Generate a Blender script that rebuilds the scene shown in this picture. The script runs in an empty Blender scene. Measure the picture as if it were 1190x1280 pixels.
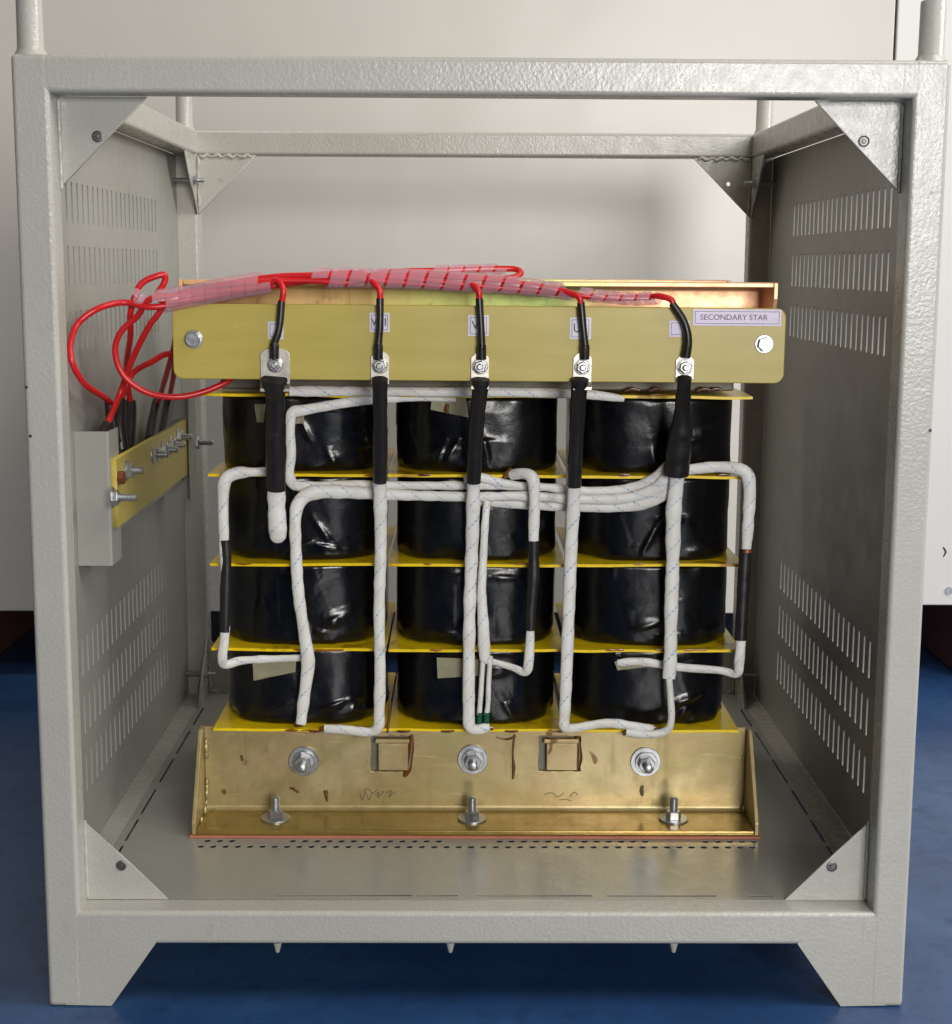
import bpy, bmesh, math, random
from math import cos, sin, pi, radians, sqrt
from mathutils import Vector, Matrix, noise

random.seed(7)
SC = bpy.context.scene
COL = SC.collection

# ------------------------------------------------------------------ camera
CAM = Vector((-.0214431, -1.685334, .855994))
PITCH, YAW, ROLL, FPX = .158414, -.010157, .0054868, 1920.768
_eu = Vector((cos(YAW), sin(YAW), 0)); _e0 = Vector((-sin(YAW), cos(YAW), 0)); _ez = Vector((0, 0, 1))
FWD = _e0 * cos(PITCH) - _ez * sin(PITCH)
_dn = -(_e0 * sin(PITCH) + _ez * cos(PITCH))
RGT = _eu * cos(ROLL) - _dn * sin(ROLL)
DWN = _eu * sin(ROLL) + _dn * cos(ROLL)

def ray(px, py): return FWD + RGT * ((px - 595) / FPX) + DWN * ((py - 640) / FPX)
def at(px, py, Y): v = ray(px, py); return CAM + v * ((Y - CAM.y) / v.y)
def ax(px, py, X): v = ray(px, py); return CAM + v * ((X - CAM.x) / v.x)
def az(px, py, Z): v = ray(px, py); return CAM + v * ((Z - CAM.z) / v.z)

cam = bpy.data.cameras.new('camera'); camo = bpy.data.objects.new('camera', cam); COL.objects.link(camo)
U = -DWN; B = -FWD
camo.matrix_world = Matrix(((RGT.x, U.x, B.x, CAM.x), (RGT.y, U.y, B.y, CAM.y), (RGT.z, U.z, B.z, CAM.z), (0, 0, 0, 1)))
cam.sensor_fit = 'VERTICAL'; cam.sensor_height = 36; cam.lens = FPX / 1280 * 36
cam.clip_start = .05; cam.clip_end = 200
SC.camera = camo

# ------------------------------------------------------------------ materials
def srgb(r, g, b):
    f = lambda c: (c / 255 / 12.92) if c / 255 <= .04045 else ((c / 255 + .055) / 1.055) ** 2.4
    return (f(r), f(g), f(b), 1)

class N:
    """small node-tree helper"""
    def __init__(s, name):
        s.m = bpy.data.materials.new(name); s.m.use_nodes = True
        s.t = s.m.node_tree; s.p = s.t.nodes['Principled BSDF']; s.out = s.t.nodes['Material Output']
    def n(s, typ, **kw):
        nd = s.t.nodes.new(typ)
        for k, v in kw.items(): setattr(nd, k, v)
        return nd
    def l(s, a, b): s.t.links.new(a, b)
    def set(s, **kw):
        for k, v in kw.items(): s.p.inputs[k.replace('_', ' ')].default_value = v
        return s
    def coord(s, kind='Object', scale=(1, 1, 1)):
        c = s.n('ShaderNodeTexCoord'); mp = s.n('ShaderNodeMapping'); mp.inputs['Scale'].default_value = scale
        s.l(c.outputs[kind], mp.inputs['Vector']); return mp.outputs[0]
    def noise(s, vec, scale, detail=4, rough=.55, dist=0):
        t = s.n('ShaderNodeTexNoise'); t.inputs['Scale'].default_value = scale; t.inputs['Detail'].default_value = detail
        t.inputs['Roughness'].default_value = rough; t.inputs['Distortion'].default_value = dist
        s.l(vec, t.inputs['Vector']); return t.outputs['Fac']
    def ramp(s, fac, stops):
        r = s.n('ShaderNodeValToRGB'); e = r.color_ramp.elements
        while len(e) < len(stops): e.new(.5)
        for i, (p, c) in enumerate(stops): e[i].position = p; e[i].color = c if len(c) == 4 else (*c, 1)
        s.l(fac, r.inputs['Fac']); return r.outputs['Color']
    def mix(s, fac, a, b, blend='MIX'):
        m = s.n('ShaderNodeMix', data_type='RGBA', blend_type=blend)
        for i, v in ((0, fac), (6, a), (7, b)):
            if hasattr(v, 'links'): s.l(v, m.inputs[i])
            else: m.inputs[i].default_value = v
        return m.outputs[2]
    def math(s, op, a, b=0.0, clamp=False):
        m = s.n('ShaderNodeMath', operation=op); m.use_clamp = clamp
        for i, v in ((0, a), (1, b)):
            if hasattr(v, 'links'): s.l(v, m.inputs[i])
            else: m.inputs[i].default_value = v
        return m.outputs[0]
    def bump(s, h, strength=.3, dist=.001, prev=None):
        b = s.n('ShaderNodeBump'); b.inputs['Strength'].default_value = strength; b.inputs['Distance'].default_value = dist
        s.l(h, b.inputs['Height'])
        if prev is not None: s.l(prev, b.inputs['Normal'])
        return b.outputs['Normal']
    def col(s, c): s.l(c, s.p.inputs['Base Color'])
    def rough(s, c): s.l(c, s.p.inputs['Roughness'])
    def nor(s, c): s.l(c, s.p.inputs['Normal'])

def g(v): return (v, v, v, 1)

def m_paint():
    k = N('grey_enamel_paint'); v = k.coord()
    n1 = k.noise(v, 5, 4); n2 = k.noise(v, 240, 2, .5); n3 = k.noise(v, 60, 3)
    grime = k.ramp(k.noise(v, 18, 6, .7), [(.62, g(0)), (.78, g(.28))])
    nick = k.ramp(k.noise(v, 75, 3, .6), [(.785, g(0)), (.80, g(.6))])
    base = (k.ramp(n1, [(.3, srgb(173, 171, 162)), (.7, srgb(181, 179, 171))]))
    k.col(k.mix(nick, k.mix(grime, base, srgb(140, 134, 118)), srgb(86, 78, 66)))
    k.rough(k.ramp(n3, [(.3, g(.22)), (.7, g(.32))]))
    k.set(Specular_IOR_Level=.5)
    b = k.bump(n2, .42, .0010); k.nor(k.bump(n1, .25, .006, b))
    return k.m
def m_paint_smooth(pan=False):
    k = N('shade_dimmed_grey_paint'); v = k.coord()
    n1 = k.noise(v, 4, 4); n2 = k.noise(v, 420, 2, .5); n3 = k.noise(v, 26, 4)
    base = k.ramp(n1, [(.3, srgb(147, 146, 138)), (.7, srgb(156, 155, 147))])  # frame paint made darker, putting the inner panels' shade into the colour
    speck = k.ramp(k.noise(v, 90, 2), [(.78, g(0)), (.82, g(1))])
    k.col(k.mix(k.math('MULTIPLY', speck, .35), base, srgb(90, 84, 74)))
    if pan:
        k.set(Specular_IOR_Level=.8); k.rough(k.ramp(n3, [(.3, g(.14)), (.7, g(.25))]))
        b = k.bump(n2, .22, .0008); b = k.bump(k.noise(v, 40, 2), .12, .003, b); k.nor(k.bump(n1, .2, .006, b))
    else:
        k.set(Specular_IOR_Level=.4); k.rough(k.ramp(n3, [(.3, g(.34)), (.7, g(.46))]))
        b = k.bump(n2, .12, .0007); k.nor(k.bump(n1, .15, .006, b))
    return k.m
def m_gold(irid=False, wet=False):
    k = N('varnish_wetted_zinc' if wet else 'yellow_zinc_plating' if not irid else 'iridescent_zinc_plating'); v = k.coord()
    n1 = k.noise(v, 7, 5, .6, .4); n2 = k.noise(v, 45, 4, .6); n3 = k.noise(v, 260, 2)
    if irid:
        sx = k.n('ShaderNodeSeparateXYZ'); k.l(v, sx.inputs[0])
        f = k.math('MULTIPLY_ADD', sx.outputs[0], 1.2); f2 = k.math('ADD', f, 0)
        f3 = k.math('ADD', f2, k.math('MULTIPLY', k.math('SUBTRACT', n1, .5), .22))
        c = k.ramp(f3, [(.16, srgb(232, 188, 130)), (.30, srgb(236, 200, 128)), (.42, srgb(216, 214, 120)), (.60, srgb(190, 214, 124)), (.70, srgb(250, 206, 150)), (.95, srgb(252, 196, 152))])
    else:
        c = k.ramp(n1, [(.25, srgb(176, 158, 108)), (.42, srgb(196, 180, 136)), (.55, srgb(186, 162, 120)), (.68, srgb(176, 166, 116)), (.8, srgb(158, 142, 92))])
    if wet: c = k.ramp(k.noise(k.coord(scale=(.35, 1, 1)), 16, 5, .65, .8), [(.28, srgb(96, 66, 22)), (.45, srgb(150, 120, 52)), (.62, srgb(164, 134, 66)), (.75, srgb(118, 88, 32))])
    st = k.ramp(n2, [(.30, g(.9)), (.38, g(0))])
    c = k.mix(k.math('MULTIPLY', st, .3), c, srgb(96, 66, 30))
    streak = k.ramp(k.noise(k.coord(scale=(1, 1, .12)), 60, 4, .6), [(.58, g(0)), (.72, g(.35))])
    c = k.mix(streak, c, srgb(130, 104, 56))
    cl = k.ramp(k.noise(v, 3.2, 6, .65, 1.0), [(.35, g(0)), (.5, g(.45)), (.62, g(0))])
    if not irid: c = k.mix(cl, c, srgb(150, 138, 78))
    scr = k.ramp(k.noise(k.coord(scale=(.08, 1, 1)), 240, 3, .6), [(.64, g(0)), (.68, g(.3))])
    c = k.mix(scr, c, srgb(226, 212, 170))
    spot = k.ramp(k.noise(k.coord(scale=(1, 1, .55)), 34, 2, .4, .6), [(.735, g(0)), (.765, g(1))])
    c = k.mix(k.math('MULTIPLY', spot, .8), c, srgb(110, 64, 22))
    k.col(c); k.set(Metallic=.3 if irid else .45)
    k.rough(k.ramp(n2, [(.3, g(.14 if wet else .28)), (.7, g(.28 if wet else .44))]))
    b = k.bump(n3, .1, .0004); k.nor(k.bump(n1, .3, .003, b))
    return k.m
def m_coil():
    k = N('black_varnished_tape'); v = k.coord()
    n1 = k.noise(v, 12, 4, .55, .3); n2 = k.noise(v, 75, 4, .6); n3 = k.noise(v, 420, 2)
    wv = k.n('ShaderNodeTexNoise'); wv.inputs['Scale'].default_value = 9; wv.inputs['Detail'].default_value = 2
    wv.noise_type = 'RIDGED_MULTIFRACTAL'; k.l(v, wv.inputs['Vector'])
    k.col(k.ramp(n2, [(.35, (.002, .002, .0025)), (.7, (.005, .005, .0055))]))
    k.rough(k.ramp(n1, [(.3, g(.14)), (.7, g(.32))]))
    k.set(Specular_IOR_Level=.5)
    b = k.bump(n3, .12, .0006); b = k.bump(n2, .2, .0018, b); k.nor(k.bump(wv.outputs['Fac'], .10, .004, b))
    return k.m
def m_yellow():
    k = N('yellow_insulation_sheet'); v = k.coord()
    n1 = k.noise(v, 14, 5, .6, .8); n2 = k.noise(v, 90, 3)
    c = k.ramp(n2, [(.3, srgb(238, 200, 8)), (.7, srgb(250, 218, 18))])
    st = k.ramp(n1, [(.57, g(0)), (.68, g(1))])
    c = k.mix(k.math('MULTIPLY', st, .8), c, srgb(140, 84, 16)); k.col(c)
    k.set(Roughness=.3); k.nor(k.bump(n2, .2, .001)); return k.m
def m_sleeve():
    k = N('white_glass_sleeving'); c = k.n('ShaderNodeTexCoord'); sx = k.n('ShaderNodeSeparateXYZ'); k.l(c.outputs['UV'], sx.inputs[0])
    v = k.coord(); n1 = k.noise(v, 30, 4); n2 = k.noise(v, 500, 2)
    u, w = sx.outputs[0], sx.outputs[1]
    h = k.math('FRACT', k.math('ADD', k.math('MULTIPLY', w, 17.0), u))
    line = k.math('LESS_THAN', k.math('ABSOLUTE', k.math('SUBTRACT', h, .5)), .032)
    h2 = k.math('FRACT', k.math('ADD', k.math('MULTIPLY', w, 17.0), k.math('ADD', u, .5)))
    line2 = k.math('LESS_THAN', k.math('ABSOLUTE', k.math('SUBTRACT', h2, .5)), .022)
    dash = k.math('GREATER_THAN', k.math('FRACT', k.math('MULTIPLY', w, 190.0)), .3)
    ln = k.math('MULTIPLY', k.math('MAXIMUM', line, line2), dash)
    base = k.ramp(n1, [(.3, srgb(220, 216, 206)), (.6, srgb(232, 231, 227)), (.8, srgb(220, 211, 194))])
    pt = k.ramp(k.noise(v, 45, 3), [(.40, g(.30)), (.62, g(.75))])
    dirt = k.ramp(k.noise(v, 22, 5, .65), [(.60, g(0)), (.74, g(.5))])
    base = k.mix(dirt, base, srgb(168, 146, 116))
    k.col(k.mix(k.math('MULTIPLY', ln, pt), base, srgb(116, 152, 206)))
    k.set(Roughness=.42)
    wv = k.n('ShaderNodeTexWave', wave_type='BANDS', bands_direction='Y'); wv.inputs['Scale'].default_value = 180; wv.inputs['Distortion'].default_value = 1.0
    k.l(c.outputs['UV'], wv.inputs['Vector'])
    b = k.bump(wv.outputs['Fac'], .2, .0006); b = k.bump(k.noise(v, 130, 3), .35, .0016, b); k.nor(k.bump(n1, .45, .004, b)); return k.m
def m_simple(name, c, rough, metal=0, var=.12, scale=40, bump=.15, bscale=150, bdist=.0008, spec=.5):
    k = N(name); v = k.coord(); n1 = k.noise(v, scale, 4); n2 = k.noise(v, bscale, 3)
    a = tuple(x * (1 - var) for x in c[:3]) + (1,); b_ = tuple(min(1, x * (1 + var)) for x in c[:3]) + (1,)
    k.col(k.ramp(n1, [(.3, a), (.7, b_)])); k.set(Metallic=metal, Specular_IOR_Level=spec)
    k.rough(k.ramp(n1, [(.3, g(rough * .85)), (.7, g(rough * 1.15))]))
    k.nor(k.bump(n2, bump, bdist)); return k.m
def m_wrap():
    k = N('clear_spiral_wrap'); v = k.coord(); n1 = k.noise(v, 60, 3)
    k.set(Base_Color=srgb(234, 206, 216), Roughness=.14, Specular_IOR_Level=.7)
    tr = k.n('ShaderNodeBsdfTransparent'); tr.inputs[0].default_value = (1, .92, .95, 1)
    tl = k.n('ShaderNodeBsdfTranslucent'); tl.inputs[0].default_value = srgb(236, 216, 224)
    a = k.n('ShaderNodeMixShader'); a.inputs[0].default_value = .3; k.l(k.p.outputs[0], a.inputs[1]); k.l(tl.outputs[0], a.inputs[2])
    b = k.n('ShaderNodeMixShader'); b.inputs[0].default_value = .73
    k.l(a.outputs[0], b.inputs[1]); k.l(tr.outputs[0], b.inputs[2]); k.l(b.outputs[0], k.out.inputs[0])
    return k.m
def m_floor():
    k = N('blue_floor_paint'); v = k.coord(); n1 = k.noise(v, 2.2, 6, .6, .3); n2 = k.noise(v, 26, 5, .65); n3 = k.noise(v, 160, 3)
    c = k.ramp(n1, [(.3, srgb(27, 54, 96)), (.5, srgb(38, 70, 114)), (.72, srgb(58, 90, 130))])
    sc = k.noise(k.coord(scale=(1, 7, 1)), 13, 5, .7, 1.2)
    c = k.mix(k.math('MULTIPLY', k.ramp(sc, [(.66, g(0)), (.72, g(1))]), .25), c, srgb(120, 140, 165))
    vr = k.n('ShaderNodeTexVoronoi', feature='DISTANCE_TO_EDGE'); vr.inputs['Scale'].default_value = 3.1; k.l(k.coord(scale=(1, .35, 1)), vr.inputs['Vector'])
    scr = k.math('MULTIPLY', k.math('LESS_THAN', vr.outputs['Distance'], .0035), k.ramp(k.noise(v, 5, 3), [(.58, g(0)), (.7, g(.25))]))
    c = k.mix(scr, c, srgb(150, 160, 175))
    c = k.mix(k.math('MULTIPLY', k.ramp(n2, [(.52, g(0)), (.72, g(1))]), .45), c, srgb(20, 36, 64))
    k.col(c); k.rough(k.ramp(n2, [(.3, g(.26)), (.7, g(.42))])); k.nor(k.bump(n3, .12, .002)); return k.m
def m_cab(name, c1, c2):
    k = N(name); v = k.coord(); n1 = k.noise(v, 1.3, 3); n2 = k.noise(v, 240, 2)
    c = k.ramp(n1, [(.3, c1), (.7, c2)])
    sp = k.ramp(k.noise(v, 55, 2), [(.80, g(0)), (.82, g(1))])
    k.col(k.mix(k.math('MULTIPLY', sp, .4), c, srgb(110, 105, 96)))
    k.set(Roughness=.32); b = k.bump(n2, .06, .0006); k.nor(k.bump(k.noise(v, 3, 2), .25, .02, b)); return k.m
def m_board():
    k = N('olive_laminate'); v = k.coord(scale=(1, 1, 6)); n1 = k.noise(v, 9, 4); n2 = k.noise(k.coord(), 300, 2)
    c = k.ramp(n1, [(.3, srgb(180, 162, 72)), (.7, srgb(190, 172, 86))])
    s = k.noise(k.coord(scale=(14, 1, 9)), 6, 2, .5, 2)
    c = k.mix(k.math('MULTIPLY', k.ramp(s, [(.70, g(0)), (.73, g(1))]), .3), c, srgb(205, 190, 120))
    k.col(c); k.set(Roughness=.38); k.nor(k.bump(n2, .06, .0005)); return k.m

PAINT, DIMPAINT, PANP, GOLD, IRID, WET = m_paint(), m_paint_smooth(), m_paint_smooth(True), m_gold(), m_gold(True), m_gold(False, True)
COIL, YEL, SLV, WRAP = m_coil(), m_yellow(), m_sleeve(), m_wrap()
FLOOR, BOARD = m_floor(), m_board()
CABA = m_cab('cream_cabinet_enamel', srgb(196, 191, 182), srgb(203, 199, 191))
CABB = m_cab('white_cabinet_enamel', srgb(212, 210, 205), srgb(219, 217, 213))
SKID = m_simple('brown_painted_steel', srgb(124, 78, 66), .5)
RED = m_simple('red_pvc', srgb(204, 28, 34), .32, var=.1, scale=20, bump=.08)
SHRINK = m_simple('black_heat_shrink', srgb(34, 30, 30), .36, var=.2, scale=60, bump=.3, bscale=90, bdist=.001)
STEEL = m_simple('zinc_plated_steel', srgb(186, 188, 190), .36, .9, var=.12, scale=120)
TIN = m_simple('tinned_copper', srgb(196, 190, 180), .42, 1, var=.1, scale=60)
COPPER = m_simple('bare_copper', srgb(140, 84, 60), .5, .6)
GASKET = m_simple('red_brown_gasket', srgb(176, 112, 84), .6)
CORE = m_simple('varnished_core_steel', srgb(120, 116, 104), .45, .4, bscale=60)
CARD = m_simple('white_sticker', srgb(222, 216, 228), .35, bump=.05)
CARDP = m_simple('lilac_sticker', srgb(206, 192, 220), .3, bump=.25, bscale=60)
INK = m_simple('black_ink', srgb(44, 42, 48), .5, bump=0)
DULL = m_simple('dull_zinc_screw', srgb(112, 112, 110), .45, .8)
INKG = m_simple('grey_ink', srgb(98, 92, 96), .5, bump=0)
PAPER = m_simple('cream_paper_tape', srgb(196, 190, 158), .6)
RESIN = m_simple('brown_varnish', srgb(96, 58, 22), .2, var=.35)
AMBER = m_simple('amber_varnish', srgb(150, 92, 22), .2, var=.35)
GREEN = m_simple('green_sleeve', srgb(10, 90, 70), .4)
HEATER = m_simple('marker_ink', srgb(96, 86, 62), .6, bump=0)

# ------------------------------------------------------------------ mesh helpers
def link(name, me, mat, parent=None):
    o = bpy.data.objects.new(name, me); COL.objects.link(o)
    if mat is not None:
        me.materials.clear(); me.materials.append(mat)
    if parent is not None:
        o.parent = parent
        o.matrix_parent_inverse = PINV[parent.name] if parent.name in PINV else Matrix()
    return o
PINV = {}
def thing(name, label, cat, loc, group=None):
    o = bpy.data.objects.new(name, None); COL.objects.link(o); o.location = loc; o.empty_display_size = .05
    PINV[o.name] = Matrix.Translation(Vector(loc)).inverted()
    o['label'] = label; o['category'] = cat
    if group: o['group'] = group
    return o
def tag(o, label, cat, group=None):
    o['label'] = label; o['category'] = cat
    if group: o['group'] = group
    return o

def fin(bm, name, mat, parent=None, smooth=None):
    bmesh.ops.recalc_face_normals(bm, faces=bm.faces)
    me = bpy.data.meshes.new(name); bm.to_mesh(me); bm.free()
    if smooth is not None:
        me.shade_smooth(); me.set_sharp_from_angle(angle=radians(smooth))
    return link(name, me, mat, parent)

def bm_box(bm, a, b, bev=0, seg=3, long_axis=None):
    x0, y0, z0 = a; x1, y1, z1 = b
    vs = [bm.verts.new(p) for p in ((x0, y0, z0), (x1, y0, z0), (x1, y1, z0), (x0, y1, z0), (x0, y0, z1), (x1, y0, z1), (x1, y1, z1), (x0, y1, z1))]
    fs = [bm.faces.new([vs[i] for i in f]) for f in ((0, 3, 2, 1), (4, 5, 6, 7), (0, 1, 5, 4), (1, 2, 6, 5), (2, 3, 7, 6), (3, 0, 4, 7))]
    if bev:
        es = set(e for f in fs for e in f.edges)
        if long_axis is not None:
            es = [e for e in es if abs((e.verts[0].co - e.verts[1].co)[long_axis]) > 1e-6]
        bmesh.ops.bevel(bm, geom=list(es), offset=bev, segments=seg, profile=.5, affect='EDGES')
def box(name, a, b, mat, parent=None, bev=0, seg=4, long_axis=None):
    bm = bmesh.new(); bm_box(bm, a, b, bev, seg, long_axis); return fin(bm, name, mat, parent)

def orient(axis):
    z = Vector(axis).normalized(); h = Vector((0, 0, 1)) if abs(z.z) < .9 else Vector((1, 0, 0))
    x = h.cross(z).normalized(); y = z.cross(x)
    return Matrix(((x.x, y.x, z.x), (x.y, y.y, z.y), (x.z, y.z, z.z)))
def bm_lathe(bm, prof, org, axis, seg=24, rot=0):
    """prof: list of (r, h) along the axis"""
    R = orient(axis); org = Vector(org); rings = []
    for r, h in prof:
        rings.append([bm.verts.new(org + R @ Vector((r * cos(2 * pi * i / seg + rot), r * sin(2 * pi * i / seg + rot), h))) for i in range(seg)])
    for a, b in zip(rings, rings[1:]):
        for i in range(seg):
            bm.faces.new((a[i], a[(i + 1) % seg], b[(i + 1) % seg], b[i]))
    bm.faces.new(list(reversed(rings[0]))); bm.faces.new(rings[-1])
def lathe(name, prof, org, axis, mat, parent=None, seg=24, rot=0, smooth=40):
    bm = bmesh.new(); bm_lathe(bm, prof, org, axis, seg, rot); return fin(bm, name, mat, parent, smooth)
def washer_prof(r, t, hole=None):
    return [(r - .0006, 0), (r, .0006), (r, t - .0006), (r - .0006, t)]
def hexhead(name, r, h, org, axis, mat, parent, rot=.2):
    return lathe(name, [(r, 0), (r, h - .0012), (r - .0013, h), (.001, h)], org, axis, mat, parent, 6, rot, 20)
def stud_prof(r, L, thr=True):
    p = [(r, 0)]
    n = int(L / .0016)
    for i in range(n):
        h = L * (i + .5) / n
        p += [(r, h - L / n * .3), (r * .88, h)]
    p += [(r * .9, L - .0008), (r * .7, L)]
    return p

def prism(name, poly, a0, a1, axis, mat, parent=None, bev=0, seg=2):
    """extrude a 2-D polygon along a world axis: axis 0 -> poly is (y,z); 1 -> (x,z); 2 -> (x,y)"""
    bm = bmesh.new()
    def P(p, a): return ((a, p[0], p[1]), (p[0], a, p[1]), (p[0], p[1], a))[axis]
    A = [bm.verts.new(P(p, a0)) for p in poly]; Bv = [bm.verts.new(P(p, a1)) for p in poly]
    bm.faces.new(A); bm.faces.new(list(reversed(Bv))); n = len(poly)
    for i in range(n): bm.faces.new((A[i], Bv[i], Bv[(i + 1) % n], A[(i + 1) % n]))
    bmesh.ops.recalc_face_normals(bm, faces=bm.faces)
    if bev: bmesh.ops.bevel(bm, geom=bm.edges[:], offset=bev, segments=seg, profile=.5, affect='EDGES')
    return fin(bm, name, mat, parent)

def plate_mesh(loops, thick, bev=0):
    """flat plate with holes, in local XY, centred on z=0"""
    cu = bpy.data.curves.new('tmp', 'CURVE'); cu.dimensions = '2D'; cu.fill_mode = 'BOTH'
    cu.extrude = thick / 2 - bev; cu.bevel_depth = bev; cu.bevel_resolution = 2; cu.offset = -bev
    for lp in loops:
        sp = cu.splines.new('POLY'); sp.points.add(len(lp) - 1); sp.use_cyclic_u = True
        for p, q in zip(sp.points, lp): p.co = (q[0], q[1], 0, 1)
    ob = bpy.data.objects.new('tmp', cu); COL.objects.link(ob)
    dg = bpy.context.evaluated_depsgraph_get(); dg.update()
    me = bpy.data.meshes.new_from_object(ob.evaluated_get(dg))
    bpy.data.objects.remove(ob); bpy.data.curves.remove(cu)
    return me
AX_XZ = lambda y: Matrix(((1, 0, 0, 0), (0, 0, -1, y), (0, 1, 0, 0), (0, 0, 0, 1)))      # local (x,y) -> world (x, z), normal -Y
AX_YZ = lambda x: Matrix(((0, 0, 1, x), (1, 0, 0, 0), (0, 1, 0, 0), (0, 0, 0, 1)))       # local (x,y) -> world (y, z), normal +X
AX_XY = lambda z: Matrix.Translation((0, 0, z))
def plate(name, loops, thick, M, mat, parent=None, bev=0):
    me = plate_mesh(loops, thick, bev); me.transform(M); me.name = name
    return link(name, me, mat, parent)
def rrect(x0, y0, x1, y1, r, n=6):
    o = []
    for cx, cy, a in ((x1 - r, y0 + r, -90), (x1 - r, y1 - r, 0), (x0 + r, y1 - r, 90), (x0 + r, y0 + r, 180)):
        for i in range(n + 1):
            t = radians(a + 90 * i / n); o.append((cx + r * cos(t), cy + r * sin(t)))
    return o
def circ(cx, cy, r, n=14, sx=1): return [(cx + r * sx * cos(2 * pi * i / n), cy + r * sin(2 * pi * i / n)) for i in range(n)]

def spline(pts, n=8):
    """Catmull-Rom through (Vector, radius...) tuples"""
    out = []
    P = [pts[0]] + list(pts) + [pts[-1]]
    for i in range(1, len(P) - 2):
        p0, p1, p2, p3 = P[i - 1], P[i], P[i + 1], P[i + 2]
        for j in range(n):
            t = j / n; t2, t3 = t * t, t * t * t
            def f(a, b, c, d): return .5 * ((2 * b) + (c - a) * t + (2 * a - 5 * b + 4 * c - d) * t2 + (3 * b - a - 3 * c + d) * t3)
            out.append((f(p0[0], p1[0], p2[0], p3[0]),) + tuple(p1[k] + (p2[k] - p1[k]) * t for k in range(1, len(p1))))
    out.append(pts[-1]); return out

def bm_tube(bm, pts, seg=14, flat=1.0, hint=None, n=8, wob=0, seed=0, cap=True):
    """pts: (Vector, radius). hint: the cross-section is flattened along this direction by `flat`."""
    S = spline(pts, n) if n > 1 else list(pts)
    uv = bm.loops.layers.uv.verify()
    rings = []; L = 0; prev = None; nrm = None; Ls = []
    for i, (p, r) in enumerate(S):
        t = (S[min(i + 1, len(S) - 1)][0] - S[max(i - 1, 0)][0])
        if t.length < 1e-9: t = Vector((0, 0, 1))
        t.normalize()
        if hint is not None:
            a = t.cross(hint)
            a = a.normalized() if a.length > 1e-4 else Vector((1, 0, 0)); b = a.cross(t).normalized()
        else:
            if nrm is None:
                h = Vector((0, 0, 1)) if abs(t.z) < .9 else Vector((1, 0, 0)); nrm = h.cross(t).normalized()
            nrm = (nrm - t * nrm.dot(t)).normalized(); a = nrm; b = t.cross(a)
        if prev is not None: L += (p - prev).length
        prev = p; Ls.append(L)
        rr = r * (1 + (wob * noise.noise(Vector((L * 70, seed * 3.1, 0))) if wob else 0))
        rings.append([bm.verts.new(p + a * (rr * cos(2 * pi * k / seg)) + b * (rr * flat * sin(2 * pi * k / seg))) for k in range(seg)])
    for i in range(len(rings) - 1):
        for k in range(seg):
            f = bm.faces.new((rings[i][k], rings[i][(k + 1) % seg], rings[i + 1][(k + 1) % seg], rings[i + 1][k])); f.smooth = True
            for lp, (u, w) in zip(f.loops, ((k / seg, Ls[i]), ((k + 1) / seg, Ls[i]), ((k + 1) / seg, Ls[i + 1]), (k / seg, Ls[i + 1]))):
                lp[uv].uv = (u, w)
    if cap:
        bm.faces.new(list(reversed(rings[0]))); bm.faces.new(rings[-1])
def tube(name, pts, mat, parent=None, **kw):
    bm = bmesh.new(); bm_tube(bm, pts, **kw); return fin(bm, name, mat, parent, 50)
HY = Vector((0, 1, 0))

def text_mesh(s, size):
    cu = bpy.data.curves.new('tmp', 'FONT'); cu.body = s; cu.size = size; cu.align_x = 'CENTER'; cu.align_y = 'CENTER'; cu.extrude = .0002
    ob = bpy.data.objects.new('tmp', cu); COL.objects.link(ob)
    dg = bpy.context.evaluated_depsgraph_get(); dg.update()
    me = bpy.data.meshes.new_from_object(ob.evaluated_get(dg)); bpy.data.objects.remove(ob); bpy.data.curves.remove(cu)
    return me

# ------------------------------------------------------------------ floor
o = box('floor', (-6, -6, -.1), (6, 8, 0), FLOOR); o['kind'] = 'structure'

# ------------------------------------------------------------------ cabinets behind
def cabinet(label, x0, x1, y0, z0, mat, skids):
    t = thing('metal_cabinet', label, 'cabinet', ((x0 + x1) / 2, y0, 0))
    box('door_panel', (x0, y0, z0), (x1, y0 + .02, 2.5), mat, t, .003, 3)
    box('cabinet_body', (x0 + .004, y0 + .021, z0 + .01), (x1 - .004, y0 + .55, 2.49), mat, t)
    for s0, s1 in skids: box('skid', (s0, y0 + .03, 0), (s1, y0 + .6, z0 + .008), SKID, t, .004, 2)
    return t
cabinet('cream grey metal cabinet spanning most of the background behind the enclosure', -2.6, .831, 1.45, .142, CABA, ((-1.16, -1.04),))
cb = cabinet('white metal cabinet at the far right edge, beyond a vertical seam', .8345, 2.6, 1.446, .162, CABB, ((1.04, 1.16),))
h = at(1186, 738, 1.446); lathe('lock_ring', [(.008, 0), (.008, .003), (.006, .003)], h, (0, -1, 0), STEEL, cb, 16)
tube('scuff_mark', [(at(1179, 684, 1.4456), .0016), (at(1182, 690, 1.4456), .0022), (at(1179, 696, 1.4456), .0012)], INK, cb, flat=.2, hint=HY)

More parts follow.
